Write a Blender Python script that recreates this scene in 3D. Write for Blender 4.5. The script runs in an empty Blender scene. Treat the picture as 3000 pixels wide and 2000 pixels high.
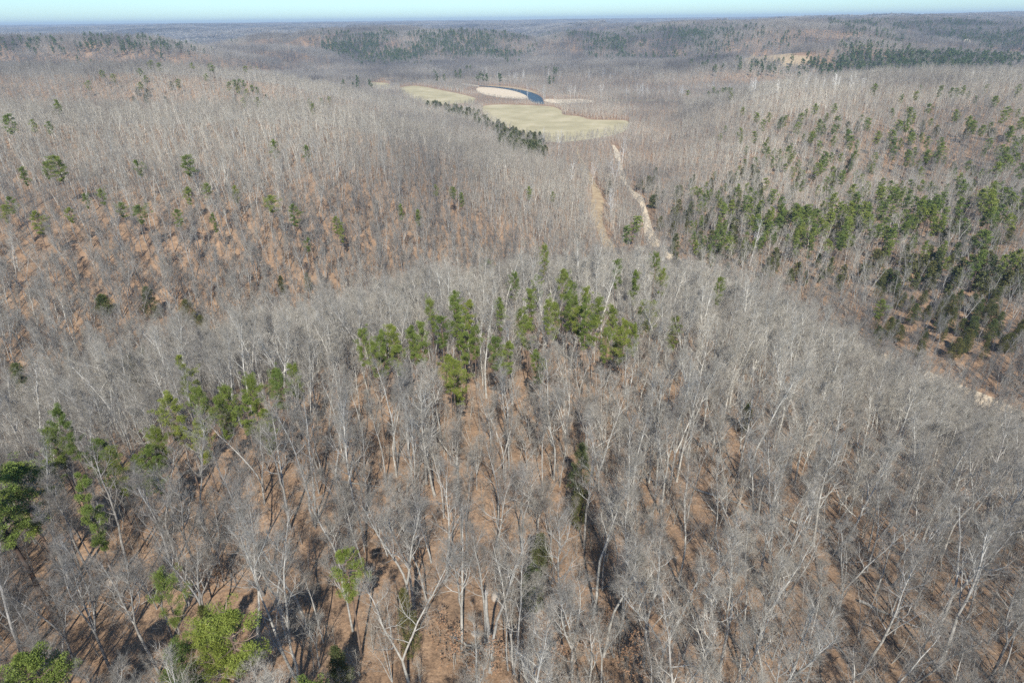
import bpy, math, random
import numpy as np
from mathutils import Matrix, Vector

# ------------------------------------------------------------------ camera, sky, sun, exposure
scene = bpy.context.scene
ROOT = scene.collection
CZ = 120.0
FPX = 1833.3                                   # focal length in photograph pixels (3000 wide)
PITCH = math.radians(27.15); ROLL = math.radians(0.65)
_f = np.array([0, math.cos(PITCH), -math.sin(PITCH)])
_u = np.array([0, math.sin(PITCH), math.cos(PITCH)])
_r = np.array([1.0, 0, 0])
CR = math.cos(ROLL)*_r - math.sin(ROLL)*_u
CU = math.sin(ROLL)*_r + math.cos(ROLL)*_u
cam = bpy.data.cameras.new('camera'); camo = bpy.data.objects.new('camera', cam); ROOT.objects.link(camo)
cam.sensor_width = 36; cam.lens = 36*FPX/3000; cam.clip_start = 0.5; cam.clip_end = 80000
camo.matrix_world = Matrix(((CR[0], CU[0], -_f[0], 0), (CR[1], CU[1], -_f[1], 0), (CR[2], CU[2], -_f[2], CZ), (0, 0, 0, 1)))
scene.camera = camo

SUN_EL = math.radians(45); SUN_AZ = math.radians(-4.5)     # shadows run away from the camera, slightly to the left
sdir = Vector((math.sin(SUN_AZ)*math.cos(SUN_EL), math.cos(SUN_AZ)*math.cos(SUN_EL), -math.sin(SUN_EL)))
sl = bpy.data.lights.new('sun', 'SUN'); sl.energy = 4.6; sl.angle = math.radians(0.53); sl.color = (1.0, 0.955, 0.88)
so = bpy.data.objects.new('sun', sl); ROOT.objects.link(so)
so.rotation_euler = (-sdir).to_track_quat('Z', 'Y').to_euler(); so.location = (0, -50, 300)
w = bpy.data.worlds.new('World'); scene.world = w; w.use_nodes = True
nt = w.node_tree; bg = nt.nodes['Background']
sky = nt.nodes.new('ShaderNodeTexSky'); sky.sky_type = 'NISHITA'; sky.sun_disc = False
sky.sun_elevation = SUN_EL
sky.sun_rotation = math.atan2(-sdir.x, -sdir.y)
sky.altitude = 200; sky.air_density = 1.0; sky.dust_density = 0.3; sky.ozone_density = 4.0
tint = nt.nodes.new('ShaderNodeMix'); tint.data_type = 'RGBA'; tint.blend_type = 'MULTIPLY'; tint.inputs[0].default_value = 1
tint.inputs[7].default_value = (.60, .81, .95, 1); nt.links.new(sky.outputs[0], tint.inputs[6]); nt.links.new(tint.outputs[2], bg.inputs[0]); bg.inputs[1].default_value = 0.12
scene.view_settings.view_transform = 'Standard'; scene.view_settings.look = 'None'
scene.view_settings.gamma = 1; scene.view_settings.exposure = 0.56
cy = scene.cycles
cy.max_bounces = 4; cy.diffuse_bounces = 2; cy.glossy_bounces = 1; cy.transmission_bounces = 1; cy.volume_bounces = 0
cy.use_denoising = False; cy.use_adaptive_sampling = False; cy.sample_clamp_indirect = 6

rng = np.random.default_rng(7)
random.seed(7)

# ------------------------------------------------------------------ noise + terrain
def _hash(ix, iy, s):
    h = (ix.astype(np.int64)*374761393 + iy.astype(np.int64)*668265263 + s*974634777) & 0xffffffff
    h = ((h ^ (h >> 13))*1274126177) & 0xffffffff
    return ((h ^ (h >> 16)) & 0xffffff)/float(0xffffff)
def vnoise(x, y, s=0):
    x = np.asarray(x, float); y = np.asarray(y, float)
    ix = np.floor(x); iy = np.floor(y); fx = x-ix; fy = y-iy
    fx = fx*fx*(3-2*fx); fy = fy*fy*(3-2*fy)
    a = _hash(ix, iy, s); b = _hash(ix+1, iy, s); c = _hash(ix, iy+1, s); d = _hash(ix+1, iy+1, s)
    return (a*(1-fx)+b*fx)*(1-fy) + (c*(1-fx)+d*fx)*fy
def fbm(x, y, s=0, o=4):
    v = 0; a = .5; t = 0
    for i in range(o):
        v = v + a*vnoise(x, y, s+i*17); t += a; a *= .5; x = x*2.03+3.1; y = y*2.03-1.7
    return v/t

CP = np.array([
 (0,-250,60),(0,-60,62),(0,0,61),(0,41,60),(0,70,60),(0,100,60),(20,112,59),(8,134,57),(30,140,54),(-22,104,60),(-45,95,59),(-60,85,58),(-68,65,58),
 (-95,20,60),(-130,-40,60),(60,40,57),(60,0,58),(90,-60,55),(150,-60,44),(120,0,40),(200,20,8),
 (-200,-150,66),(-300,0,66),(200,-250,45),(300,-100,10),(300,60,8),(400,0,25),(500,-200,50),(-500,-200,70),
 (-118,149,28),(-132,133,28),(-78,185,24),(-30,225,15),(10,275,6),(40,320,2),(-180,110,36),(-240,80,46),
 (-66,125,44),(-28,150,44),(16,178,42),(-95,105,44),(-42,182,28),(10,232,20),
 (62,100,48),(92,60,44),(100,100,33),(130,60,26),(64,152,42),(105,155,17),(168,172,0),(159,195,0),(190,130,0),(230,100,1),
 (83,361,0),(95,300,0),(128,240,0),(55,337,2),(60,440,2),(60,250,14),(48,212,26),
 (-173,199,45),(-122,211,38),(-101,262,46),(-210,331,60),(-118,374,54),(-160,300,55),(-250,230,60),(-60,262,30),(-45,330,40),
 (-17,319,30),(-8,400,26),(1,494,16),(-60,420,44),(-60,510,32),(-150,480,54),(-250,450,60),(-300,640,8),(-250,530,42),(-110,570,22),(-430,660,12),(-330,760,22),(-330,900,50),(-200,840,30),(-480,890,62),(-640,700,34),(-640,880,62),(-400,1080,6),(-400,450,66),(-350,300,68),
 (-450,250,75),(-550,500,66),(-200,640,8),(-110,660,20),(-50,740,6),(10,600,3),(20,540,5),
 (60,596,1),(97,486,0),(98,560,0),(109,675,0),(160,720,2),(65,797,0),(-50,900,0),(-50,1034,0),(45,1145,0),(-63,1336,0),(-215,1350,0),(-188,1800,0),
 (161,872,0),(200,1000,0),(300,1150,0),(500,1250,0),(100,1400,2),(300,1400,10),
 (-150,900,14),(-250,1000,18),(-450,980,44),(-330,1200,3),(-600,1250,12),(-760,800,56),(-900,1200,40),(-800,1500,10),(-450,1500,2),
 (180,215,5),(220,180,10),(260,140,16),(150,290,4),(165,367,7),(230,330,16),(300,330,28),(380,320,38),(340,420,24),(240,440,12),(300,460,18),
 (180,480,6),(272,514,26),(350,590,42),(250,640,28),(477,637,50),(600,600,58),(190,620,10),(300,800,34),(220,760,12),(450,850,44),(620,900,42),(260,920,6),
 (450,1080,6),(800,1000,26),(800,1300,4),(600,400,56),(500,250,44),(800,700,55),(1100,900,30),(400,180,28),
 (574,1483,38),(800,1700,62),(400,1650,34),(650,1380,16),(300,1800,40),(1000,1500,30),(1200,1200,10),(1400,1500,5),(1500,1000,20),
], float)
def _tps_fit(P, lam):
    n = len(P); X = P[:, :2]/300.0
    d = np.linalg.norm(X[:, None]-X[None], axis=2)
    K = np.where(d > 0, d*d*np.log(d+1e-12), 0) + lam*np.eye(n)
    A = np.zeros((n+3, n+3)); A[:n, :n] = K; A[:n, n] = 1; A[:n, n+1:] = X; A[n, :n] = 1; A[n+1:, :n] = X.T
    b = np.zeros(n+3); b[:n] = P[:, 2]
    return np.linalg.solve(A, b), X
_W, _X = _tps_fit(CP, 2e-3)
def _tps(x, y):
    out = np.zeros(x.shape)
    for s in range(0, len(x), 20000):
        q = np.stack([x[s:s+20000], y[s:s+20000]], 1)/300.0
        d2 = ((q[:, None]-_X[None])**2).sum(2)
        out[s:s+20000] = (np.where(d2 > 0, .5*d2*np.log(d2+1e-12), 0)) @ _W[:len(_X)] + _W[len(_X)] + q @ _W[len(_X)+1:]
    return out
def sstep(a, b, v):
    t = np.clip((v-a)/(b-a), 0, 1); return t*t*(3-2*t)
def hill(x, y, x0, y0, x1, y1, wd, h):
    """a rounded ridge of height h along a line"""
    dx, dy = x1-x0, y1-y0; L = dx*dx+dy*dy
    t = np.clip(((x-x0)*dx+(y-y0)*dy)/L, 0, 1)
    d = np.hypot(x-x0-t*dx, y-y0-t*dy)
    return h*np.exp(-(d/wd)**2)
def far_h(x, y):
    D = np.hypot(x, y)
    wx = x + 260*(fbm(x/900, y/900, 5)-.5); wy = y + 260*(fbm(x/900, y/900, 9)-.5)
    n = 1-np.abs(2*fbm(wx/1500, wy/1500, 21, 4)-1)*2.0           # branching ridge pattern
    n = np.clip(n, 0, 1)
    base = 22 + 38*sstep(2200, 9000, D) + 8*sstep(2200, 9000, D) + 30*sstep(6500, 13500, D)
    amp = 90*(1-sstep(2600, 7000, D)) + 18
    z = base + amp*(n-.35)
    z = z + hill(x, y, 3300, 5200, 6200, 5600, 1100, 42) + hill(x, y, 900, 2600, 1900, 3300, 420, 34)
    valley = np.exp(-((y-1900+.16*x)/170)**2)*(1-sstep(1600, 2200, np.abs(x)))
    z = z*(1-valley)
    z = np.maximum(z, hill(x, y, -820, 2350, -60, 2560, 240, 74)*(.82+.36*fbm(x/160, y/160, 77, 3)))
    z = np.maximum(z, hill(x, y, 250, 2500, 1000, 2300, 260, 62)*(.8+.4*fbm(x/160, y/160, 78, 3)))
    z = np.maximum(z, hill(x, y, -1500, 1750, -700, 2050, 200, 48))
    z = np.where((z > 80) & (D < 8000), 80+(z-80)*.5, z)
    z = z + hill(x, y, 2600, 4600, 6200, 5600, 1100, 30) + hill(x, y, -2600, 6500, 1200, 8200, 900, 22) + hill(x, y, -5200, 5200, -3000, 6000, 800, 14)
    return np.clip(z, 0, 150)
BOTTOM = [(80,760,130),(165,860,80),(0,960,170),(60,1100,190),(-60,1230,190),(-150,1150,150),(-170,1290,170),(-240,1380,120),(-340,1480,150),(260,1130,170),(450,1230,170)]   # flat river bottoms
def height(x, y):
    x = np.atleast_1d(np.asarray(x, float)).ravel(); y = np.atleast_1d(np.asarray(y, float)).ravel()
    D = np.hypot(x, y)
    bl = sstep(1450, 1950, D)
    z = np.zeros(x.shape)
    m = bl < 1
    if m.any():
        t = _tps(x[m], y[m])
        rough = np.clip(t, 0, 30)/30
        t = t + rough*(5.0*(fbm(x[m]/45, y[m]/45, 3, 3)-.5) + 8*(fbm(x[m]/150, y[m]/150, 4, 2)-.5)*sstep(150, 500, D[m]))
        z[m] = t
    m2 = bl > 0
    if m2.any():
        fz = far_h(x[m2], y[m2])
        z[m2] = z[m2]*(1-bl[m2]) + fz*bl[m2]
    k = np.ones(x.shape)
    for a, b, r in BOTTOM: k = np.minimum(k, sstep(.55, 1.0, np.hypot(x-a, y-b)/r))
    return np.maximum(z*k, 0)

def ray(px, py):
    px = np.atleast_1d(np.asarray(px, float)); py = np.atleast_1d(np.asarray(py, float))
    d = ((px-1500)/FPX)[:, None]*CR - ((py-1000)/FPX)[:, None]*CU + _f
    return d/np.linalg.norm(d, axis=1)[:, None]
TS = np.geomspace(35, 16000, 420)
def place(px, py, above=0.0):
    """world points where sight lines meet the ground raised by `above`"""
    d = ray(px, py); n = len(d)
    above = np.broadcast_to(np.asarray(above, float), (n,))
    X = d[:, 0:1]*TS; Y = d[:, 1:2]*TS; Z = CZ + d[:, 2:3]*TS
    H = height(X.ravel(), Y.ravel()).reshape(X.shape) + above[:, None]
    hit = Z < H
    k = np.where(hit.any(1), hit.argmax(1), len(TS)-1)
    t0 = TS[np.maximum(k-1, 0)]; t1 = TS[k]
    for _ in range(9):
        tm = (t0+t1)/2
        zz = CZ + d[:, 2]*tm; hh = height(d[:, 0]*tm, d[:, 1]*tm) + above
        b = zz < hh
        t1 = np.where(b, tm, t1); t0 = np.where(b, t0, tm)
    x = d[:, 0]*t1; y = d[:, 1]*t1
    return np.stack([x, y, height(x, y)], 1)
def flatpt(px, py, z=0.0):
    d = ray(px, py); t = (z-CZ)/d[:, 2]
    return np.stack([d[:, 0]*t, d[:, 1]*t], 1)
def project(P):
    P = np.asarray(P, float); q = P - np.array([0, 0, CZ])
    dep = q @ _f
    return 1500+FPX*(q @ CR)/dep, 1000-FPX*(q @ CU)/dep, dep

# ------------------------------------------------------------------ materials
def mat(name, rough=.9):
    m = bpy.data.materials.new(name); m.use_nodes = True
    b = m.node_tree.nodes['Principled BSDF']; b.inputs['Roughness'].default_value = rough
    b.inputs['Specular IOR Level'].default_value = .15
    return m, m.node_tree, b
def ramp(nt, fac, stops):
    r = nt.nodes.new('ShaderNodeValToRGB'); el = r.color_ramp.elements
    while len(el) < len(stops): el.new(.5)
    for e, (p, c) in zip(el, stops): e.position = p; e.color = (*c, 1)
    nt.links.new(fac, r.inputs[0]); return r.outputs[0]
def noise(nt, scale, detail=4, vec=None, rough=.6):
    n = nt.nodes.new('ShaderNodeTexNoise'); n.inputs['Scale'].default_value = scale
    n.inputs['Detail'].default_value = detail; n.inputs['Roughness'].default_value = rough
    if vec is not None: nt.links.new(vec, n.inputs['Vector'])
    return n.outputs['Fac']
def geo_pos(nt): return nt.nodes.new('ShaderNodeNewGeometry').outputs['Position']
def mix(nt, fac, a, b, mode='MIX'):
    n = nt.nodes.new('ShaderNodeMix'); n.data_type = 'RGBA'; n.blend_type = mode
    for v, i in ((fac, 0), (a, 6), (b, 7)):
        if hasattr(v, 'is_output') or isinstance(v, bpy.types.NodeSocket): nt.links.new(v, n.inputs[i])
        else: n.inputs[i].default_value = v if i == 0 else (*v, 1)
    return n.outputs[2]

def ground_mat():
    m, nt, b = mat('leaf litter', 1)
    p = geo_pos(nt)
    big = noise(nt, .035, 5, p); mid = noise(nt, .5, 7, p, .7); fine = noise(nt, 3.0, 4, p, .75)
    c = ramp(nt, big, [(.35, (.19, .128, .082)), (.5, (.305, .196, .12)), (.65, (.39, .26, .162))])
    c2 = ramp(nt, mid, [(.3, (.11, .085, .062)), (.5, (.29, .193, .122)), (.68, (.46, .325, .215))])
    c = mix(nt, .5, c, c2)
    d = ramp(nt, fine, [(.3, (.45, .42, .40)), (.5, (.95, .95, .95)), (.7, (1.4, 1.35, 1.25))])
    c = mix(nt, .8, c, d, 'MULTIPLY')
    nt.links.new(c, b.inputs['Base Color'])
    bp = nt.nodes.new('ShaderNodeBump'); bp.inputs['Strength'].default_value = .6; bp.inputs['Distance'].default_value = .25
    nt.links.new(fine, bp.inputs['Height']); nt.links.new(bp.outputs[0], b.inputs['Normal'])
    return m
def bark_mat(name, lo, hi, scale=1.2, obj=.35):
    m, nt, b = mat(name, .9)
    oi = nt.nodes.new('ShaderNodeObjectInfo').outputs['Random']
    tc = nt.nodes.new('ShaderNodeTexCoord').outputs['Object']
    n = noise(nt, scale, 3, tc)
    c = ramp(nt, n, [(.35, lo), (.65, hi)])
    v = ramp(nt, oi, [(0, (.66, .61, .57)), (.35, (.88, .88, .87)), (.65, (1.02, .98, .91)), (1, (1.38, 1.34, 1.27))])
    c = mix(nt, obj*2 if obj < .5 else 1, c, v, 'MULTIPLY')
    st = ramp(nt, noise(nt, .0075, 4, geo_pos(nt), .55), [(.37, (.60, .60, .63)), (.5, (.96, .95, .94)), (.62, (1.12, 1.11, 1.09))])     # stands of different kinds of tree
    c = mix(nt, 1.0, c, st, 'MULTIPLY')
    st = ramp(nt, noise(nt, .0016, 3, geo_pos(nt), .5), [(.40, (.78, .79, .82)), (.5, (1, 1, 1)), (.60, (1.2, 1.18, 1.15))])
    c = mix(nt, 1.0, c, st, 'MULTIPLY')
    nt.links.new(c, b.inputs['Base Color']); return m
def needle_mat(name, a, b_, c_):
    m, nt, b = mat(name, .7)
    oi = nt.nodes.new('ShaderNodeObjectInfo').outputs['Random']
    p = nt.nodes.new('ShaderNodeTexCoord').outputs['Object']
    c = ramp(nt, oi, [(0, a), (.5, b_), (1, c_)])
    n = ramp(nt, noise(nt, .9, 3, p), [(.3, (.65, .7, .6)), (.7, (1.3, 1.25, 1.2))])
    c = mix(nt, 1.0, c, n, 'MULTIPLY')
    nt.links.new(c, b.inputs['Base Color'])
    return m
def simple(name, stops, scale, rough=.9, detail=5, spec=.15):
    m, nt, b = mat(name, rough); p = geo_pos(nt)
    nt.links.new(ramp(nt, noise(nt, scale, detail, p), stops), b.inputs['Base Color'])
    b.inputs['Specular IOR Level'].default_value = spec
    return m
M = dict(
 ground=ground_mat(),
 bark=bark_mat('pale bark', (.35, .342, .305), (.62, .605, .55)),
 midbark=bark_mat('mid bark', (.25, .24, .21), (.42, .405, .365)),
 farbark=bark_mat('far bark', (.20, .19, .17), (.34, .33, .30)),
 twig=bark_mat('twig bark', (.275, .256, .215), (.405, .381, .33), .5),
 fartwig=bark_mat('distant twigs', (.215, .200, .180), (.31, .294, .268), .08, .2),
 white=bark_mat('white bark', (.50, .49, .45), (.74, .73, .69), .8, .1),
 pinebark=bark_mat('pine bark', (.17, .12, .09), (.30, .23, .18)),
 needle=needle_mat('pine needles', (.115, .160, .042), (.158, .200, .046), (.200, .230, .046)),
 cedar=needle_mat('cedar foliage', (.080, .108, .034), (.115, .112, .038), (.078, .098, .042)),
 farneedle=needle_mat('distant pine foliage', (.055, .092, .034), (.075, .112, .038), (.095, .128, .040)),
 leaf=bark_mat('withered leaves', (.28, .16, .09), (.48, .30, .18), 2.5, .1),
 grass=simple('dry pasture', [(.3, (.31, .265, .15)), (.5, (.40, .345, .20)), (.7, (.50, .425, .27))], .03, detail=8),
 hay=simple('dry grass track', [(.3, (.27, .19, .115)), (.7, (.46, .36, .22))], .25),
 gravel=simple('gravel', [(.3, (.36, .28, .19)), (.5, (.60, .49, .34)), (.75, (.76, .64, .47))], .5),
 water=simple('river water', [(.3, (.03, .055, .07)), (.7, (.05, .075, .085))], .05, .5, 2, .25),
 rock=simple('pale rock', [(.3, (.27, .22, .17)), (.7, (.46, .40, .33))], 1.5),
)

# ------------------------------------------------------------------ mesh helpers
class Acc:
    def __init__(s): s.v = []; s.f = []; s.m = []; s.n = 0
    def add(s, v, f, mi=0):
        v = np.asarray(v, np.float32); f = np.asarray(f, np.int32)
        s.v.append(v); s.f.append(f+s.n); s.m.append(np.full(len(f), mi, np.int32)); s.n += len(v)
    def arrays(s): return np.concatenate(s.v), np.concatenate(s.f), np.concatenate(s.m)
def mesh_from(name, v, f, mi, mats, smooth=False):
    me = bpy.data.meshes.new(name); k = f.shape[1]
    me.vertices.add(len(v)); me.vertices.foreach_set('co', np.ascontiguousarray(v, np.float32).ravel())
    me.loops.add(len(f)*k); me.loops.foreach_set('vertex_index', np.ascontiguousarray(f, np.int32).ravel())
    me.polygons.add(len(f)); me.polygons.foreach_set('loop_start', np.arange(len(f), dtype=np.int32)*k)
    try: me.polygons.foreach_set('loop_total', np.full(len(f), k, np.int32))
    except Exception: pass
    for x in mats: me.materials.append(x)
    me.polygons.foreach_set('material_index', np.ascontiguousarray(mi, np.int32))
    me.polygons.foreach_set('use_smooth', np.full(len(f), smooth))
    me.update(calc_edges=True); me.validate(); return me
def acc_mesh(name, a, mats, smooth=False): return mesh_from(name, *a.arrays(), mats, smooth)
def tube(a, P, R, n=6, mi=0):
    P = np.asarray(P, float); R = np.asarray(R, float)
    T = np.gradient(P, axis=0); T /= np.linalg.norm(T, axis=1)[:, None]+1e-9
    ref = np.array([1.0, .17, .05]) if abs(T[0][2]) > .5 else np.array([.1, .05, 1.0])
    A = np.cross(T, ref); A /= np.linalg.norm(A, axis=1)[:, None]+1e-9
    B = np.cross(T, A)
    th = np.arange(n)*2*np.pi/n
    V = P[:, None]+R[:, None, None]*(np.cos(th)[None, :, None]*A[:, None]+np.sin(th)[None, :, None]*B[:, None])
    V = V.reshape(-1, 3); F = []
    for i in range(len(P)-1):
        for j in range(n):
            k = (j+1) % n; p, q, r_, s_ = i*n+j, i*n+k, (i+1)*n+k, (i+1)*n+j
            F += [(p, q, r_), (p, r_, s_)]
    a.add(V, F, mi)
def perp(D, g):
    q = g.normal(size=D.shape); q -= (q*D).sum(1)[:, None]*D
    return q/(np.linalg.norm(q, axis=1)[:, None]+1e-9)
def cones(a, P, D, L, r, g, mi=0, flat=False):
    """many thin tapering twigs at once"""
    A = perp(D, g); B = np.cross(D, A); n = len(P)
    L = np.broadcast_to(L, (n,))[:, None]; r = np.broadcast_to(r, (n,))[:, None]
    tip = P+D*L
    if flat:
        V = np.stack([P+A*r, P-A*r, tip], 1).reshape(-1, 3); F = np.arange(3*n).reshape(-1, 3)
    else:
        V = np.stack([P+A*r, P-.5*A*r+.87*B*r, P-.5*A*r-.87*B*r, tip], 1).reshape(-1, 3)
        o = np.arange(n)[:, None]*4
        F = np.concatenate([o+np.array([0, 1, 3]), o+np.array([1, 2, 3]), o+np.array([2, 0, 3])])
    a.add(V, F, mi); return tip
def children(P, D, L, k, ang, g, t0=.25, up=.2):
    """k side-shoots on each of n parent shoots: their bases and directions"""
    n = len(P); t = t0+(1-t0)*g.random((n, k)); t[:, -1] = .97
    base = P[:, None]+D[:, None]*(L[:, None]*t)[..., None]
    DD = np.repeat(D, k, 0); q = perp(DD, g)
    th = np.radians(ang*(.6+.8*g.random(n*k)))[:, None]
    d = DD*np.cos(th)+q*np.sin(th); d[:, 2] += up; d /= np.linalg.norm(d, axis=1)[:, None]
    return base.reshape(-1, 3), d, t.reshape(-1)

def bare_tree(seed, H=19, spread=1.0, fork=0, lean=0.0, detail=2, thick=1.0, first=.38, curl=.0):
    """returns (trunk Acc, crown Acc). detail 2 near, 1 middle distance, 0 far"""
    g = np.random.default_rng(seed); tr = Acc(); cr = Acc()
    def leader(p0, d0, L, r0, sides, lo):
        n = 9 if detail == 2 else 5
        P = [p0]; d = d0.copy(); st = L/(n-1)
        for i in range(n-1):
            d = d+g.normal(size=3)*(.07+curl)*np.array([1, 1, .3]); d[2] += .03; d /= np.linalg.norm(d); P.append(P[-1]+d*st)
        P = np.array(P); tt = np.linspace(0, 1, n)
        R = r0*(1-tt)**.75+.012; R[0] *= 1.25 if lo else 1
        tube(tr, P, R, sides); return P, R
    r0 = .0078*H*thick
    ld = np.array([lean*math.cos(seed*1.7), lean*math.sin(seed*1.7), 1.0]); ld /= np.linalg.norm(ld)
    sides = {2: 7, 1: 4, 0: 3}[detail]
    leaders = []
    if fork:
        fh = H*g.uniform(.12, .38) if fork > 0 else H*.03
        n0 = 4; P = np.linspace([0, 0, -.5], ld*fh, n0); tube(tr, P, r0*np.linspace(1.2, .92, n0), sides)
        k = abs(fork)+1; az = g.uniform(0, 6.28)
        for i in range(k):
            a_ = az+i*2*np.pi/k+g.normal()*.3; s_ = math.tan(math.radians(g.uniform(8, 22)))
            d = np.array([math.cos(a_)*s_, math.sin(a_)*s_, 1]); d /= np.linalg.norm(d)
            Hl = (H-fh)*g.uniform(.8, 1.0)
            leaders.append((*leader(ld*fh, d, Hl, r0*.78, sides, False), fh))
    else:
        leaders.append((*leader(np.array([0, 0, -.5]), ld, H*.96, r0, sides, True), 0))
    LP, LD, LL, LR = [], [], [], []
    for P, R, fh in leaders:
        nl = {2: 15, 1: 11, 0: 8}[detail] // (1 if len(leaders) == 1 else 1.5)
        for i in range(int(nl)):
            h = first+(1-first)*(i+.5*g.random())/nl if not fork else .18+.8*(i+.5*g.random())/nl
            x = h*(len(P)-1); k = min(int(x), len(P)-2); fr = x-k
            p = P[k]*(1-fr)+P[k+1]*fr; rr = R[k]*(1-fr)+R[k+1]*fr
            az = i*2.4+g.normal()*.5; el = math.radians(53-30*h+g.normal()*9)
            d = np.array([math.cos(az)*math.sin(el), math.sin(az)*math.sin(el), math.cos(el)])
            L = H*.30*spread*.76*(1.12-.72*h)*g.uniform(.7, 1.25)*(.8 if fork else 1)
            if g.random() < .12: L *= 1.35
            LP.append(p); LD.append(d); LL.append(L); LR.append(min(rr*.6, .0095*L+.016)*thick)
    S, SD, SL, SR = [], [], [], []
    for p, d, L, r_ in zip(LP, LD, LL, LR):
        n = 6 if detail == 2 else (4 if detail == 1 else 3)
        P = [p]; dd = d.copy()
        for i in range(n-1):
            dd = dd+g.normal(size=3)*.17; dd[2] += .14*(1+i*.3); dd /= np.linalg.norm(dd); P.append(P[-1]+dd*L/(n-1))
        P = np.array(P); R = r_*np.linspace(1, .18, n)**.8
        tube(cr, P, R, 4 if detail == 2 else 3)
        m = {2: 8, 1: 6, 0: 3}[detail]
        for j in range(m):
            x = (.22+.78*(j+g.random()*.6)/m)*(n-1); k = min(int(x), n-2); fr = x-k
            q = P[k]*(1-fr)+P[k+1]*fr; t = P[k+1]-P[k]; t /= np.linalg.norm(t)
            S.append(q); SD.append(t); SL.append(L*.42*(1.25-.6*x/(n-1))*g.uniform(.6, 1.2)); SR.append((R[k]*.62))
    if detail == 2:                                    # shoots straight off the leader tops
        for P, R, fh in leaders:
            for _ in range(8):
                x = g.uniform(.72, .99)*(len(P)-1); k = min(int(x), len(P)-2)
                S.append(P[k]*(1-(x-k))+P[k+1]*(x-k)); SD.append(np.array([0, 0, 1.0])); SL.append(H*.07*g.uniform(.6, 1.3)); SR.append(.018)
    S = np.array(S); SD = np.array(SD); SL = np.array(SL); SR = np.array(SR)
    q = perp(SD, g); th = np.radians(g.uniform(28, 58, len(S)))[:, None]
    SD = SD*np.cos(th)+q*np.sin(th); SD[:, 2] += .22; SD /= np.linalg.norm(SD, axis=1)[:, None]
    cones(cr, S, SD, SL, np.maximum(SR, .014), g)
    if detail == 2:
        B, D, t = children(S, SD, SL, 5, 40, g, .2, .15)
        TL = np.repeat(SL, 5)*.42*(1.2-.5*t)*g.uniform(.6, 1.2, len(B))+.15
        cones(cr, B, D, TL, .012, g, 1)
        B2, D2, t2 = children(B, D, TL, 4, 38, g, .2, .1)
        cones(cr, B2, D2, g.uniform(.3, .8, len(B2)), .0075, g, 1)
    elif detail == 1:
        B, D, t = children(S, SD, SL, 5, 42, g, .2, .15)
        TL = np.repeat(SL, 5)*.5*(1.2-.5*t)*g.uniform(.6, 1.2, len(B))+.25
        cones(cr, B, D, TL, .018, g, 1, True)
        B2, D2, t2 = children(B, D, TL, 2, 38, g, .3, .1)
        cones(cr, B2, D2, g.uniform(.5, 1.1, len(B2)), .013, g, 1, True)
    else:
        B, D, t = children(S, SD, SL, 4, 45, g, .1, .15)
        cones(cr, B, D, g.uniform(.9, 2.0, len(B)), .055, g, 1, True)
    return tr, cr

def tufts(a, C, rad, per, size, g, mi, sq=.75, up=.3, wd=.42):
    """needle/leaf clumps: `per` small blades round each centre"""
    n = len(C); r = np.broadcast_to(rad, (n,))
    d = g.normal(size=(n, per, 3)); d[..., 2] = d[..., 2]*sq+up*.4
    d /= np.linalg.norm(d, axis=2)[..., None]
    k = r[:, None]*(.45+.6*g.random((n, per)))
    P = (C[:, None]+d*k[..., None]*np.array([1, 1, sq])).reshape(-1, 3)
    D = d.reshape(-1, 3)+g.normal(size=(n*per, 3))*.55; D[:, 2] += up; D /= np.linalg.norm(D, axis=1)[:, None]
    A = perp(D, g); s = size*(.7+.6*g.random(n*per))[:, None]
    V = np.stack([P-A*s*wd, P+A*s*wd, P+D*s], 1).reshape(-1, 3)
    a.add(V, np.arange(len(V)).reshape(-1, 3), mi)
def pine_tree(seed, H=18, cw=3.0, cl=.5, detail=2, sparse=0.0):
    g = np.random.default_rng(seed+500); tr = Acc(); cr = Acc()
    n = 8; P = np.zeros((n, 3)); P[:, 2] = np.linspace(-.5, H*.97, n)
    P[:, :2] = np.cumsum(g.normal(size=(n, 2))*.12, 0); R = .0095*H*(1-np.linspace(0, 1, n))**.8+.02
    tube(tr, P, R, 6 if detail == 2 else 4)
    nb = {2: 38, 1: 22, 0: 9}[detail]; C = []; RR = []
    for i in range(nb):
        h = 1-cl+cl*(i+.6*g.random())/nb; u_ = (h-(1-cl))/cl
        prof = (math.sin(min(1, u_*1.25+.18)*math.pi*.5)*(1-max(0, u_-.45)/.62)**.75)
        az = i*2.4+g.normal()*.5
        L = cw*max(prof, .15)*g.uniform(.45, 1.25)*(1+.28*math.cos(az-seed*2.1)); el = math.radians(90-(-5+45*u_+g.normal()*8))
        d = np.array([math.cos(az)*math.sin(el), math.sin(az)*math.sin(el), math.cos(el)])
        x = h*(n-1); k = min(int(x), n-2); p = P[k]+(P[k+1]-P[k])*(x-k)
        Q = np.array([p, p+d*L*.55+[0, 0, .05*L], p+d*L+[0, 0, .22*L]])
        tube(cr, Q, [.05, .035, .012], 3)
        if g.random() < sparse: continue
        m = {2: 8, 1: 4, 0: 2}[detail]
        for j in range(m):
            t = (.35+.65*(j+1)/m)*g.uniform(.85, 1.05)
            q = p+d*L*t+[0, 0, .18*L*t]+g.normal(size=3)*.13*L*np.array([1, 1, .5])
            C.append(q); RR.append(g.uniform(.26, .48)*(.55+.18*cw))
    C = np.array(C); RR = np.array(RR)
    if detail == 2: tufts(cr, C, RR, 88, .12, g, 1, .7, .35, .26)
    elif detail == 1: tufts(cr, C, RR*1.3, 18, .38, g, 1, .65, .3, .34)
    else: tufts(cr, C, RR*1.6, 9, 1.5, g, 1)
    return tr, cr
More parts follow.
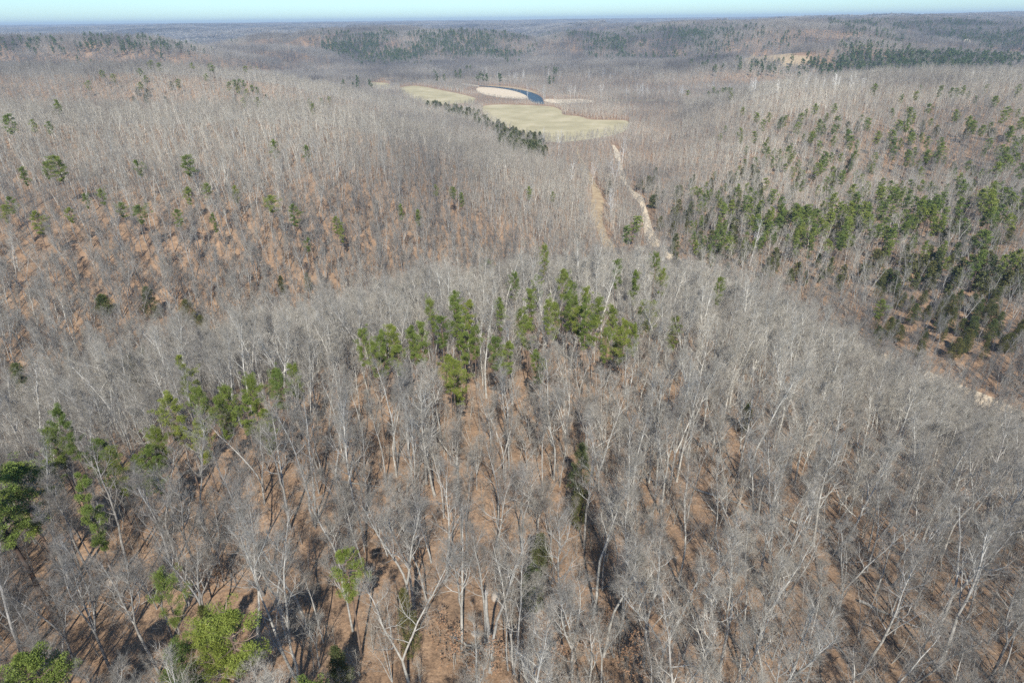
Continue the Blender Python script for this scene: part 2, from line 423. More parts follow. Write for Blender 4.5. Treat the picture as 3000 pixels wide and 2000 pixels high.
def cedar_tree(seed, H=9, cw=1.9, detail=2):
    g = np.random.default_rng(seed+900); tr = Acc(); cr = Acc()
    tube(tr, [[0, 0, -.4], [.1, 0, H*.5], [0, .05, H*.95]], [.14, .08, .02], 5)
    nb = {2: 120, 1: 50, 0: 22}[detail]; C = []; RR = []
    for i in range(nb):
        u_ = (i+g.random())/nb; h = .1+.88*u_
        L = cw*(1-u_)**.62*min(1, .45+u_*3.5)*g.uniform(.35, 1.1); az = g.uniform(0, 6.28)
        p = np.array([0, 0, h*H]); d = np.array([math.cos(az), math.sin(az), .45]); C.append(p+d*L); RR.append(.3+.16*cw*g.random())
        if detail == 2 and i % 3 == 0: tube(cr, [p, p+d*L*.9], [.025, .01], 3)
    C = np.array(C); RR = np.array(RR)
    if detail == 2: tufts(cr, C, RR, 80, .14, g, 1, 1.0, .6, .32)
    elif detail == 1: tufts(cr, C, RR*1.35, 16, .5, g, 1, 1.0, .6)
    else: tufts(cr, C, RR*1.7, 8, 1.1, g, 1, 1.0, .6)
    return tr, cr
def sapling(seed, H=6, leaves=0, detail=2):
    g = np.random.default_rng(seed+1300); tr = Acc(); cr = Acc()
    k = g.integers(1, 4); S = []; SD = []; SL = []
    for i in range(k):
        az = g.uniform(0, 6.28); s_ = .05+.16*(k > 1)*g.random()
        top = np.array([math.cos(az)*s_*H, math.sin(az)*s_*H, H*g.uniform(.75, 1)])
        P = np.array([[0, 0, -.3], top*.5+g.normal(size=3)*.12, top]); tube(tr, P, [.045, .028, .008], 4)
        for j in range(16):
            t = .22+.76*(j+g.random())/16; p = P[1]+(P[2]-P[1])*(t*2-1) if t > .5 else P[0]+(P[1]-P[0])*t*2
            a2 = g.uniform(0, 6.28); el = math.radians(60-25*t); d = np.array([math.cos(a2)*math.sin(el), math.sin(a2)*math.sin(el), math.cos(el)])
            S.append(p); SD.append(d); SL.append(H*.26*(1.2-.8*t)*g.uniform(.6, 1.2))
    S = np.array(S); SD = np.array(SD); SL = np.array(SL)
    cones(cr, S, SD, SL, .014, g, 0)
    B, D, t = children(S, SD, SL, 6, 42, g, .2, .1)
    TL = np.repeat(SL, 6)*.45*g.uniform(.6, 1.2, len(B))+.1
    cones(cr, B, D, TL, .010, g, 0, True)
    B2, D2, t2 = children(B, D, TL, 2, 38, g, .3, .1)
    cones(cr, B2, D2, g.uniform(.2, .5, len(B2)), .008, g, 0, True)
    if leaves:
        tufts(cr, (B+D*TL[:, None])[g.random(len(B)) < leaves], .18, 5, .17, g, 1, 1.0, -.1)
    return tr, cr

def merge(tr, cr, name, mats_tr, mats_cr):
    a = Acc(); v, f, m = tr.arrays(); a.add(v, f); a.m[-1] = m
    v2, f2, m2 = cr.arrays(); a.add(v2, f2); a.m[-1] = m2+len(mats_tr)
    return mesh_from(name, *a.arrays(), mats_tr+mats_cr)

# ------------------------------------------------------------------ object helpers
def tag(o, label=None, cat=None, group=None, kind=None):
    if label: o['label'] = label
    if cat: o['category'] = cat
    if group: o['group'] = group
    if kind: o['kind'] = kind
    return o
def link(name, me, parent=None):
    o = bpy.data.objects.new(name, me); ROOT.objects.link(o)
    if parent is not None: o.parent = parent
    return o
def tree_thing(name, parts, loc, rz, s, label, cat, group):
    r = bpy.data.objects.new(name, None); ROOT.objects.link(r); r.empty_display_size = .5
    r.location = loc; r.rotation_euler = (0, 0, rz); r.scale = s
    tag(r, label, cat, group)
    for nm, me in parts:
        if me is not None: link(nm, me, r)
    return r
def scatter(name, label, pts, rot, scl, idx, protos):
    """ONE stuff object whose trees are instanced on its points"""
    col = bpy.data.collections.new(name+'_kinds')
    for i, me in enumerate(protos):
        o = bpy.data.objects.new('%s_kind_%02d' % (name, i), me); col.objects.link(o)
    me = bpy.data.meshes.new(name); n = len(pts)
    me.vertices.add(n); me.vertices.foreach_set('co', np.ascontiguousarray(pts, np.float32).ravel())
    for nm, ty, key, arr in (('rot', 'FLOAT_VECTOR', 'vector', rot), ('scl', 'FLOAT_VECTOR', 'vector', scl), ('idx', 'INT', 'value', idx)):
        at = me.attributes.new(nm, ty, 'POINT'); at.data.foreach_set(key, np.ascontiguousarray(arr).ravel().astype(np.int32 if ty == 'INT' else np.float32))
    o = link(name, me); tag(o, label, None, None, 'stuff')
    ng = bpy.data.node_groups.new(name, 'GeometryNodeTree')
    ng.interface.new_socket('Geometry', in_out='INPUT', socket_type='NodeSocketGeometry')
    ng.interface.new_socket('Geometry', in_out='OUTPUT', socket_type='NodeSocketGeometry')
    N = ng.nodes; gi = N.new('NodeGroupInput'); go = N.new('NodeGroupOutput')
    ip = N.new('GeometryNodeInstanceOnPoints'); ci = N.new('GeometryNodeCollectionInfo')
    ci.inputs['Collection'].default_value = col; ci.inputs['Separate Children'].default_value = True; ci.inputs['Reset Children'].default_value = True
    ip.inputs['Pick Instance'].default_value = True
    def attr(nm, ty):
        q = N.new('GeometryNodeInputNamedAttribute'); q.data_type = ty; q.inputs['Name'].default_value = nm; return q.outputs['Attribute']
    L = ng.links
    L.new(gi.outputs[0], ip.inputs['Points']); L.new(ci.outputs[0], ip.inputs['Instance'])
    L.new(attr('idx', 'INT'), ip.inputs['Instance Index']); L.new(attr('rot', 'FLOAT_VECTOR'), ip.inputs['Rotation']); L.new(attr('scl', 'FLOAT_VECTOR'), ip.inputs['Scale'])
    L.new(ip.outputs[0], go.inputs[0])
    md = o.modifiers.new('trees', 'NODES'); md.node_group = ng
    return o

# ------------------------------------------------------------------ the ground
def build_ground():
    rad = np.concatenate([[0], np.geomspace(8, 60, 14), np.arange(64, 420, 4.5), np.geomspace(424, 2600, 120), np.geomspace(2650, 16500, 80)])
    na = 900
    th = np.linspace(0, 2*np.pi, na, endpoint=False)
    X = rad[1:, None]*np.sin(th); Y = rad[1:, None]*np.cos(th)
    v = np.concatenate([[[0, 0, 0]], np.stack([X.ravel(), Y.ravel(), np.zeros(X.size)], 1)])
    v[:, 2] = height(v[:, 0], v[:, 1])
    nr = len(rad)-1
    i = np.arange(nr-1)[:, None]*na+1; j = np.arange(na)[None]; k = (j+1) % na
    a = (i+j).ravel(); b = (i+k).ravel(); c = (i+na+k).ravel(); d = (i+na+j).ravel()
    f = np.concatenate([np.stack([a, d, c], 1), np.stack([a, c, b], 1),
                        np.stack([np.zeros(na, int), 1+np.arange(na), 1+(np.arange(na)+1) % na], 1)])
    me = mesh_from('ground', v, f, np.zeros(len(f), int), [M['ground']], True)
    o = link('ground', me); o['kind'] = 'structure'
build_ground()

# ------------------------------------------------------------------ open ground in the valley: pastures, river, gravel, creek, track
FX = 1.27551
def in_poly(x, y, P):
    c = np.zeros(len(x), bool); n = len(P)
    for i in range(n):
        x0, y0 = P[i]; x1, y1 = P[(i+1) % n]
        t = ((y0 > y) != (y1 > y)) & (x < (x1-x0)*(y-y0)/((y1-y0) if y1 != y0 else 1e-9)+x0)
        c ^= t
    return c
def smooth_poly(P, it=2):
    P = np.asarray(P, float)
    for _ in range(it): P = np.stack([.75*P+.25*np.roll(P, -1, 0), .25*P+.75*np.roll(P, -1, 0)], 1).reshape(-1, 2)
    return P
def strip_line(P, it=2):
    P = np.asarray(P, float)
    for _ in range(it):
        a = .75*P[:-1]+.25*P[1:]; b = .25*P[:-1]+.75*P[1:]
        P = np.concatenate([P[:1], np.stack([a, b], 1).reshape(-1, P.shape[1]), P[-1:]])
    return P
def flat_sheet(name, P, z, m, kind='structure'):
    import bmesh
    bm = bmesh.new(); vs = [bm.verts.new((x, y, z)) for x, y in P]
    f = bm.faces.new(vs); bmesh.ops.triangulate(bm, faces=[f])
    for f in bm.faces:
        if f.normal.z < 0: f.normal_flip()
    me = bpy.data.meshes.new(name); bm.to_mesh(me); bm.free(); me.materials.append(m)
    o = link(name, me); o['kind'] = kind; return o
def ribbon(name, line, m, lift=.35, nx=5):
    """a draped strip: line rows are x, y, half width"""
    L = strip_line(line, 3); T = np.gradient(L[:, :2], axis=0); T /= np.linalg.norm(T, axis=1)[:, None]
    N = np.stack([T[:, 1], -T[:, 0]], 1); wv = L[:, 2]*(.75+.5*fbm(L[:, 0]/9, L[:, 1]/9, 8, 2))
    s = np.linspace(-1, 1, nx)
    P = L[:, None, :2]+N[:, None]*(s[None, :, None]*wv[:, None, None])
    z = height(P[..., 0], P[..., 1]).reshape(P.shape[:2])
    z = np.maximum(z, 0)+lift*(1-.6*np.abs(s))[None]+.15
    v = np.concatenate([P, z[..., None]], 2).reshape(-1, 3); F = []
    for i in range(len(L)-1):
        for j in range(nx-1):
            a = i*nx+j; F += [(a, a+1, a+nx+1), (a, a+nx+1, a+nx)]
    o = link(name, mesh_from(name, v, np.array(F), np.zeros(len(F), int), [m], True)); o['kind'] = 'structure'
    return L
def sp(pts): return np.concatenate([flatpt([p[0]], [p[1]], p[2] if len(p) > 2 else 0.0) for p in pts])
# pixel outlines of the photograph turned into real ground plans on the flat valley floor (z = 0)
F_MAIN = smooth_poly(sp([(1400,313),(1450,306),(1530,308),(1600,311),(1628,315),(1648,325),(1645,336),(1660,338),(1705,342),(1722,351),(1785,352),(1850,353),(1838,362,10),(1760,378,10),(1640,392,10),(1560,384,10),(1500,366,10),(1440,335,10)]))
F_LEFT = smooth_poly(sp([(1160,259),(1200,252),(1230,252),(1300,266),(1345,275),(1390,286),(1395,292),(1372,299,8),(1300,302,10),(1250,290,10),(1200,275,8)]))
F_FAR = smooth_poly(sp([(1078,242),(1110,242),(1145,245),(1142,250,8),(1085,248,8)]))
R_WATER = smooth_poly(sp([(1385,249),(1420,252),(1480,257.5),(1540,266),(1572,277),(1588,285),(1592,299),(1598,306),(1572,304),(1552,296),(1543,284),(1522,270),(1470,259.5),(1420,254.5),(1385,251)]))
G_BAR = smooth_poly(sp([(1392,257),(1430,256.5),(1480,261.5),(1520,271),(1547,283),(1545,292),(1500,290),(1450,285),(1400,274)]))
G_BAR2 = smooth_poly(sp([(1345,245),(1375,246),(1412,254),(1395,255),(1360,250)]))
G_BAR3 = smooth_poly(sp([(1592,295),(1600,290),(1640,293),(1700,290),(1745,296),(1740,302),(1690,303),(1640,305),(1600,301)]))
G_BANK = smooth_poly(sp([(1420,250),(1500,254),(1555,264),(1580,275),(1572,276),(1545,268),(1500,259),(1430,252.5)]))
S_FIELD = smooth_poly(sp([(1760,292),(2000,293),(2150,294),(2100,296),(1900,296),(1780,296)]))
flat_sheet('pasture', F_MAIN, .10, M['grass']); flat_sheet('pasture', F_LEFT, .10, M['grass']); flat_sheet('pasture', F_FAR, .10, M['grass'])
flat_sheet('pasture', S_FIELD, .14, M['grass'])
flat_sheet('river', R_WATER, .20, M['water'])
flat_sheet('gravel_bar', G_BAR, .35, M['gravel']); flat_sheet('gravel_bar', G_BAR2, .35, M['gravel']); flat_sheet('gravel_bar', G_BAR3, .35, M['gravel'])
flat_sheet('river_bank', G_BANK, .28, M['hay'])
LOWWOOD = sp([(1380,262),(1560,290),(1600,300),(1640,316),(1560,312),(1400,315),(1340,300),(1360,272)])
OPEN = [F_MAIN, F_LEFT, F_FAR, R_WATER, G_BAR, G_BAR2, G_BAR3, G_BANK]
def wl(pts): 
    q = place([p[0] for p in pts], [p[1] for p in pts]); return np.concatenate([q[:, :2], np.array([[p[2]] for p in pts])], 1)
CREEK = np.concatenate([[[330, 40, 4], [250, 90, 4.5]], wl([(2995,1240,7.5),(2900,1200,7.0),(2800,1145,5)]), [[128, 240, 4.0], [98, 300, 4.0]],
     wl([(1913,714,3.8),(1900,676,3.0),(1892,638,2.6),(1885,606,1.4),(1868,574,4.2),(1843,555,.6),(1826,529,2.2),(1820,504,3.0),(1818,485,1.0),(1809,465,2.6),(1807,445,2.4),(1796,427,1.4)])])
CREEK_L = ribbon('creek_bed', CREEK, M['gravel'], .45)
TRACK = wl([(1800,745,4),(1773,708,3.2),(1756,663,2.2),(1745,620,4.8),(1752,590,4.2),(1748,560,2.6),(1716,497,2.6),(1698,466,1.8),(1690,430,1.2)])
TRACK_L = ribbon('track', TRACK, M['hay'], .4)
CLEAR = wl([(2205,163,8),(2235,172,55),(2290,176,62),(2340,172,40),(2365,169,8)])
CLEAR_L = ribbon('hillside_clearing', CLEAR, M['hay'], 1.2, 9)
PAST = wl([(2950,180,5),(2985,190,16),(3030,200,24)]); ribbon('pasture', PAST, M['hay'], 1.0)
def near_line(x, y, L, extra):
    d = np.full(len(x), 1e9)
    for a, b, r in L[::2]: d = np.minimum(d, np.hypot(x-a, y-b)-r)
    return d < extra
def is_open(x, y, pad=1.5):
    o = np.zeros(len(x), bool)
    for P in OPEN: o |= in_poly(x, y, P)
    m = (np.abs(x) < 400) & (y < 900) & (y > 20)
    oo = np.zeros(len(x), bool)
    if m.any(): oo[m] = near_line(x[m], y[m], CREEK_L, pad+(15*fbm(x[m]/13, y[m]/13, 44, 2)-7.3)*(y[m] > 280)+.8*(y[m] < 230)) | near_line(x[m], y[m], TRACK_L, pad+.5)
    m = (np.hypot(x-CLEAR_L[len(CLEAR_L)//2, 0], y-CLEAR_L[len(CLEAR_L)//2, 1]) < 260)
    if m.any(): oo[m] |= near_line(x[m], y[m], CLEAR_L, -4)
    return o | oo

# ------------------------------------------------------------------ prototypes
VB = []                                           # near bare trees: (trunk mesh, crown mesh, description, height)
specs = [  # H spread fork lean first description
 (21,1.00,0,.03,.40,'straight single trunk'),(19,1.15,1,.03,.3,'forked trunk'),(22,.85,0,.06,.48,'slender tall trunk'),(18,1.3,1,.10,.3,'leaning forked trunk'),
 (20,1.1,2,.04,.3,'trunk split in three'),(17,.8,0,.04,.45,'slim trunk'),(23,1.05,-1,.05,.3,'twin trunks from one base'),(19,1.35,0,.12,.32,'leaning trunk and wide crown'),
 (21,.9,1,.02,.35,'high forked trunk'),(16,1.1,0,.16,.35,'bent trunk'),(20,1.25,1,.06,.3,'forked trunk and spreading crown'),(18,.75,0,.02,.5,'thin pole like trunk'),
 (22,1.15,0,.05,.36,'thick trunk'),(15,1.2,2,.08,.3,'low many stemmed trunk')]
for i, (H, s, fk, ln, fi, ds) in enumerate(specs):
    tr, cr = bare_tree(100+i, H, s, fk, ln, 2, 1.15 if 'thick' in ds else (.75 if H < 19 and fk == 0 and s < 1 else 1), fi, .05 if 'bent' in ds else 0)
    VB.append((acc_mesh('bare_trunk', tr, [M['bark']], True), acc_mesh('bare_crown', cr, [M['bark'], M['twig']]), ds, H,
               merge(tr, cr, 'bare_whole', [M['bark']], [M['bark'], M['twig']])))
MB = []
for i, (H, s, fk, ln, fi, ds) in enumerate(specs[:10]):
    tr, cr = bare_tree(200+i, H, s*1.02, fk, ln, 1, 1.1, fi); MB.append(merge(tr, cr, 'bare_mid', [M['bark']], [M['midbark'], M['twig']]))
VP = []
for i, (H, cw, cl, spx) in enumerate([(18,3.0,.42,.10),(19.5,3.6,.32,.18),(15.5,2.6,.46,.08),(19,2.8,.40,.22),(16.5,3.5,.36,.12),(20.5,2.5,.50,.28),(14.5,2.9,.52,.1),(18.5,3.8,.30,.25),(17,2.4,.38,.3)]):
    tr, cr = pine_tree(i, H, cw, cl, 2, spx); VP.append((acc_mesh('pine_trunk', tr, [M['pinebark']], True), acc_mesh('pine_crown', cr, [M['pinebark'], M['needle']]), cw, H))
VP1 = []
for i, (H, cw, cl) in enumerate([(17,2.9,.42),(19,3.3,.36),(15,2.6,.5),(18,2.7,.46)]):
    tr, cr = pine_tree(30+i, H, cw, cl, 1, .05); VP1.append((acc_mesh('pine_trunk_plain', tr, [M['pinebark']], True), acc_mesh('pine_crown_plain', cr, [M['pinebark'], M['needle']]), cw, H))
FP = []
for i in range(4):
    tr, cr = pine_tree(60+i, 18, 3.6, .6, 0); FP.append(merge(tr, cr, 'pine_far', [M['pinebark']], [M['pinebark'], M['farneedle']]))
VC = []
for i, (H, cw) in enumerate([(9,2.0),(11,2.2),(7,1.9)]):
    tr, cr = cedar_tree(i, H, cw, 2); VC.append((acc_mesh('cedar_trunk', tr, [M['pinebark']], True), acc_mesh('cedar_crown', cr, [M['pinebark'], M['cedar']]), cw, H))
VC1 = []
for i, (H, cw) in enumerate([(9,2.1),(11,2.3),(8,2.1)]):
    tr, cr = cedar_tree(10+i, H, cw, 1); VC1.append((acc_mesh('cedar_trunk_plain', tr, [M['pinebark']], True), acc_mesh('cedar_crown_plain', cr, [M['pinebark'], M['cedar']]), cw, H))
VS = []
for i in range(5):
    tr, cr = bare_tree(300+i, 24, 1.25, (0, 1, 0, 2, 1)[i], .05, 1, 1.5, .3); VS.append((acc_mesh('sycamore_trunk', tr, [M['white']], True), acc_mesh('sycamore_crown', cr, [M['white'], M['white']])))
VU = []
for i in range(6):
    tr, cr = sapling(i, (5, 6.5, 8, 4, 7, 5.5)[i]); VU.append(merge(tr, cr, 'sapling', [M['bark']], [M['twig'], M['leaf']]))
VL = []
for i in range(3):
    tr, cr = sapling(20+i, (5, 7, 6)[i], .8); VL.append((acc_mesh('leafy_trunk', tr, [M['bark']], True), acc_mesh('leafy_crown', cr, [M['twig'], M['leaf']])))

TAKEN = []                                        # trunk spots already used
# ------------------------------------------------------------------ where things stand: landmarks used in labels
def zone(px, py):
    """a named stretch of the picture for a label (photograph pixels)"""
    col = ['far left', 'left', 'middle', 'right', 'far right'][int(min(4, max(0, px)//600))]
    return col

# ------------------------------------------------------------------ pines and cedars
def region_phrase(px, py):
    if py > 1650: row = 'in the foreground'
    elif py > 1330: row = 'in the near woods'
    elif py > 1050: row = 'behind the foreground'
    elif py > 760: row = 'by the pine grove'
    elif py > 560: row = 'beyond the pine grove'
    elif py > 400: row = 'on the middle hillsides'
    elif py > 290: row = 'near the valley pastures'
    else: row = 'on the distant hills'
    return row
pine_px = [ # fx fy r (pixels of the 2352 wide view), tone words
 (560,1476,60),(410,1490,52),(75,1512,62),(690,1536,58),(45,1105,64),(20,1185,54),(480,1500,44),(785,1278,38),(385,1392,22),(225,1005,30),(158,1000,24),(350,985,26),
 (400,940,30),(445,935,24),(490,890,26),(438,872,18),(520,900,18),(575,885,28),(626,868,24),(672,840,12),(195,1185,18),(903,778,28),(876,802,20),(945,752,24),
 (1010,735,26),(1047,700,15),(1077,706,16),(1030,792,15),(1058,742,18),(1090,762,20),(1048,825,19),(1046,862,16),(1140,792,18),(1162,800,20),(1115,612,16),
 (1190,700,20),(1217,690,12),(1250,612,10),(1302,606,10),(1310,637,12),(1415,610,17),(1505,612,18),(1520,655,15),(1410,686,14),(1477,702,20),(1553,712,13),
 (1335,722,26),(1302,704,20),(1346,745,22),(1392,792,21),(1436,780,12),(1652,650,14),(1182,655,12),(1230,645,10),(1147,680,12),(2018,712,12),(2018,740,16),(1375,692,12),
 (1275,690,14),(1060,770,12),(920,800,18),(1320,690,14),(120,1010,14),(330,1010,16),
 (628,482,20),(675,505,13),(140,400,20),(430,385,16),(430,432,10),(477,440,12),(318,385,10),(320,505,18),(282,480,13),(405,495,11),(627,330,10),(701,335,9),
 (920,480,8),(960,495,8),(1040,435,9),(1060,450,8),(1215,437,8),(1272,440,6),(770,512,11),(705,552,8),(535,420,8),(233,455,10),(195,460,8),(160,482,8),
 (20,460,9),(25,305,12),(130,245,8),(72,275,7),(102,280,7),(15,492,11),(85,515,12),(50,395,9),(492,507,8),(112,400,10),(1462,520,17),(1440,545,13),(1003,425,6),(785,520,8),
 (1895,375,20),(1880,400,14),(2065,298,14),(2092,322,14),(2050,320,10),(1885,395,16),(2165,345,12),(2310,380,12),(2285,395,12),(2345,410,12),(1925,272,9),(1915,250,7),(1738,280,8),(1880,300,8),(1950,310,7),(2130,360,9)]
pine_px += [(835,800,14),(865,830,14),(1215,740,14),(1260,735,14),(1345,690,13),(1365,740,16),(1425,740,12),(1455,760,12),(1500,680,12),(1230,790,12),(970,790,14),(990,720,14),(1290,660,12),(1460,650,10),(560,930,18),(600,915,16),(470,960,18),(300,1030,16),(260,1050,18),(100,1040,18),(650,905,14)]
def scat(g, x0, y0, x1, y1, n, r): return [(g.uniform(x0, x1), g.uniform(y0, y1), r*g.uniform(.7, 1.3)) for _ in range(n)]
g0 = np.random.default_rng(3)
pine_px += scat(g0, 1720, 435, 2352, 520, 85, 9) + scat(g0, 1640, 470, 2150, 565, 75, 9) + scat(g0, 1820, 480, 1990, 560, 20, 10) + scat(g0, 1560, 430, 1780, 560, 44, 7) + scat(g0, 1600, 250, 2352, 440, 120, 6) + scat(g0, 2100, 500, 2352, 620, 14, 10)
pine_px += scat(g0, 1700, 250, 2350, 430, 45, 6.5) + scat(g0, 1570, 205, 1680, 225, 9, 6) + scat(g0, 2000, 195, 2350, 240, 16, 5)
pine_px += scat(g0, 120, 145, 600, 200, 20, 6) + scat(g0, 520, 205, 600, 225, 6, 6) + scat(g0, 700, 225, 780, 240, 5, 5)
pine_px = np.array(pine_px)
cedar_px = [(235,690,22),(345,700,18),(430,712,18),(465,750,15),(520,768,10),(325,812,17),(300,850,24),(305,875,20),(55,890,22),(1245,1235,22),(1238,1270,20),(1335,1075,34),
 (1225,1325,30),(645,645,9),(705,640,9),(1470,420,16),(1490,425,12),(935,1430,22),(770,1500,26),(2010,600,12),(1650,575,12),(475,1430,20),(1395,545,9),(1400,430,10),(1500,460,10),(1720,930,14),(1125,640,8),(2150,900,10),(1330,1140,16)]
cedar_px += scat(g0, 1540, 440, 2350, 660, 125, 9) + scat(g0, 1480, 390, 1750, 520, 34, 7) + scat(g0, 2000, 590, 2352, 800, 85, 10) + scat(g0, 1540, 455, 1800, 600, 30, 8) + scat(g0, 1750, 270, 2350, 430, 40, 6)
tt = g0.random(150); lx = np.interp(tt, [0, .35, .6, 1], [985, 1090, 1165, 1250]); ly = np.interp(tt, [0, .35, .6, 1], [232, 262, 300, 352])
cedar_px += [(a+g0.normal()*8, b+abs(g0.normal())*11*(.4+a/1250*.6)-5, 8.5) for a, b in zip(lx, ly)]
cedar_px += scat(g0, 1145, 285, 1250, 355, 60, 8) + scat(g0, 300, 190, 700, 235, 10, 5)
cedar_px = np.array(cedar_px)

def ordinal(n): return ['first','second','third','fourth','fifth','sixth','seventh','eighth','ninth','tenth','eleventh','twelfth','thirteenth','fourteenth','fifteenth','sixteenth','seventeenth','eighteenth','nineteenth','twentieth'][n] if n < 20 else None
def band_labels(P, desc):
    """what each thing looks like, then its order from the left among its like by the same landmark"""
    px, py, _ = project(P); key = {}
    for i in range(len(P)):
        key.setdefault((desc[i], region_phrase(px[i], py[i]), int(np.clip(px[i], 0, 2999)//600)), []).append(i)
    out = [None]*len(P); names = ['far left', 'left side', 'middle', 'right side', 'far right']
    for (ds, ph, c), ids in key.items():
        ids.sort(key=lambda i: px[i])
        for k, i in enumerate(ids):
            pos = '' if len(ids) == 1 else ('leftmost ' if k == 0 else ('rightmost ' if k == len(ids)-1 else (ordinal(k) or 'later')+' '))
            out[i] = '%s%s %s, %s' % (pos, ds, ph, names[c])
    return out

OVER = []
def build_conifers(px, near, plain, nm, cat, hcen, group, wmin, wmax, words):
    mxx = FX
    P = place(px[:, 0]*mxx, px[:, 1]*mxx, hcen); D = np.linalg.norm(P-np.array([0, 0, CZ]), axis=1)
    cwid = np.clip(px[:, 2]*mxx*D/FPX*np.where(D < 170, .95, 1.15), wmin, wmax)
    ok = (~is_open(P[:, 0], P[:, 1], 0)) & (D < 2200)
    P, D, cwid = P[ok], D[ok], cwid[ok]
    keep = []
    for i in range(len(P)):
        if all(np.hypot(*(P[i, :2]-P[j, :2])) > .9 for j in keep): keep.append(i)
    P, D, cwid = P[keep], D[keep], cwid[keep]
    qx, qy, _ = project(P+np.array([0, 0, hcen])); vis = (qx > -150) & (qx < 3150) & (qy < 2150)
    order = np.argsort(-(cwid/D)*vis)                  # the 295 that show largest stay objects, the rest join the far-off woods
    for i in order[295:]:
        OVER.append((*P[i], cwid[i], nm == 'cedar_tree', g0.uniform(0, 6.28)))
        if D[i] < 500: TAKEN.append((P[i, 0], P[i, 1], 2.0))
    order = np.sort(order[:295]); P, D, cwid = P[order], D[order], cwid[order]
    g = np.random.default_rng(len(P))
    var = g.integers(0, 99, len(P))
    tones = g.integers(0, len(words), len(P))
    labs = band_labels(P+np.array([0, 0, hcen]), [words[t] for t in tones])
    for i in range(len(P)):
        lst = near if D[i] < 330 else plain
        tr, cr, cw, H = lst[var[i] % len(lst)]
        s = cwid[i]/cw; sz = np.clip(s, .9, 1.1)*g.uniform(.96, 1.1)
        tree_thing(nm, [('trunk', tr), ('crown', cr)], P[i], g.uniform(0, 6.28), (s, s, sz), labs[i], cat, group)
        TAKEN.append((P[i, 0], P[i, 1], 1.9))
        q = P[i, :2]*(1-4.5/np.hypot(*P[i, :2])); TAKEN.append((q[0], q[1], 2.0))
        if nm == 'cedar_tree' and D[i] < 300:
            for bk in (0, 4, 8): q = P[i, :2]*(1-bk/np.hypot(*P[i, :2])); TAKEN.append((q[0], q[1], 3.2))
    return P
PINES = build_conifers(pine_px, VP, VP1, 'pine_tree', 'pine', 14.3, 'green pines among the bare trees', 1.7, 4.4,
   ['green pine with a bushy crown', 'tall green pine', 'yellow green pine with tufted crown', 'narrow green pine'])
CEDARS = build_conifers(cedar_px, VC, VC1, 'cedar_tree', 'cedar', 6.0, 'dark cedars among the bare trees', 1.3, 3.6,
   ['dark olive cedar', 'dark conical cedar', 'dull brown green cedar', 'small dark cedar'])

# ------------------------------------------------------------------ sycamores on the valley floor
g = np.random.default_rng(11)
syc = [(1590,436),(1636,455),(1700,396),(1822,486),(1788,650),(1800,560),(1672,560),(1735,545),(2195,780)]
syc = [(a, b) for a, b in syc] + [(1900+g.uniform(-380, 640), 291+g.normal()*2.0) for _ in range(34)] + [(g.uniform(1380, 1900), g.uniform(236, 246)) for _ in range(16)]
SP = place([a for a, b in syc], [b for a, b in syc]); SP = SP[~is_open(SP[:, 0], SP[:, 1], .5)]
labs = band_labels(SP, ['white barked sycamore']*len(SP))
for i in range(len(SP)):
    tr, cr = VS[i % 5]; s = g.uniform(.85, 1.15)
    tree_thing('sycamore_tree', [('trunk', tr), ('crown', cr)], SP[i], g.uniform(0, 6.28), (s*.9, s*.9, s), labs[i], 'sycamore', 'white sycamores along the valley floor')
    TAKEN.append((SP[i, 0], SP[i, 1], 3))

# ------------------------------------------------------------------ bare trees
def zx(rx, ry, pts): return [(rx+a/2.351, ry+b/2.351) for a, b in pts]
hero = [((1000, 1333), [(1190,1500,6),(1020,1490,2),(1310,1440,11),(465,1560,3),(590,1000,5),(870,690,11),(825,600,5),(705,430,11),(715,870,12),(1050,700,7),(1080,470,0),(1245,690,1),
   (1670,640,8),(1540,1180,12),(1740,1070,2),(1940,1110,0),(2190,990,5),(830,1330,10),(990,1290,0),(500,1050,8),(165,620,2),(1800,930,11),(1910,850,5),(1590,1590,4),(1150,1480,11),(2330,900,0)]),
  ((2000, 1333), [(130,1180,0),(600,740,2),(430,1150,5),(905,630,12),(1050,680,7),(1200,1540,12),(1440,900,7),(1770,720,0),(1430,500,2),(550,1560,9),(1740,1250,8),(250,1500,1),(2260,1060,0),(2120,1540,1),(2050,570,2),(1640,640,0),(1280,660,5),(1080,1060,3)]),
  ((0, 1333), [(650,920,0),(560,820,5),(500,940,2),(710,880,11),(870,780,12),(1220,730,8),(1420,590,2),(1300,1030,12),(1740,800,10),(1770,1260,7),(1970,1250,8),(2140,1240,2),(2230,1290,11),(2340,420,2),(2380,980,0),(760,1480,4),(1100,1500,10),(500,1400,3)])]
HP, HV = [], []
for (rx, ry), L in hero:
    q = place([rx+a/2.351 for a, b, c in L], [ry+b/2.351 for a, b, c in L])
    HP += list(q); HV += [c for *_, c in L]
HP = np.array(HP)
for p in HP: TAKEN.append((p[0], p[1], 2.6))

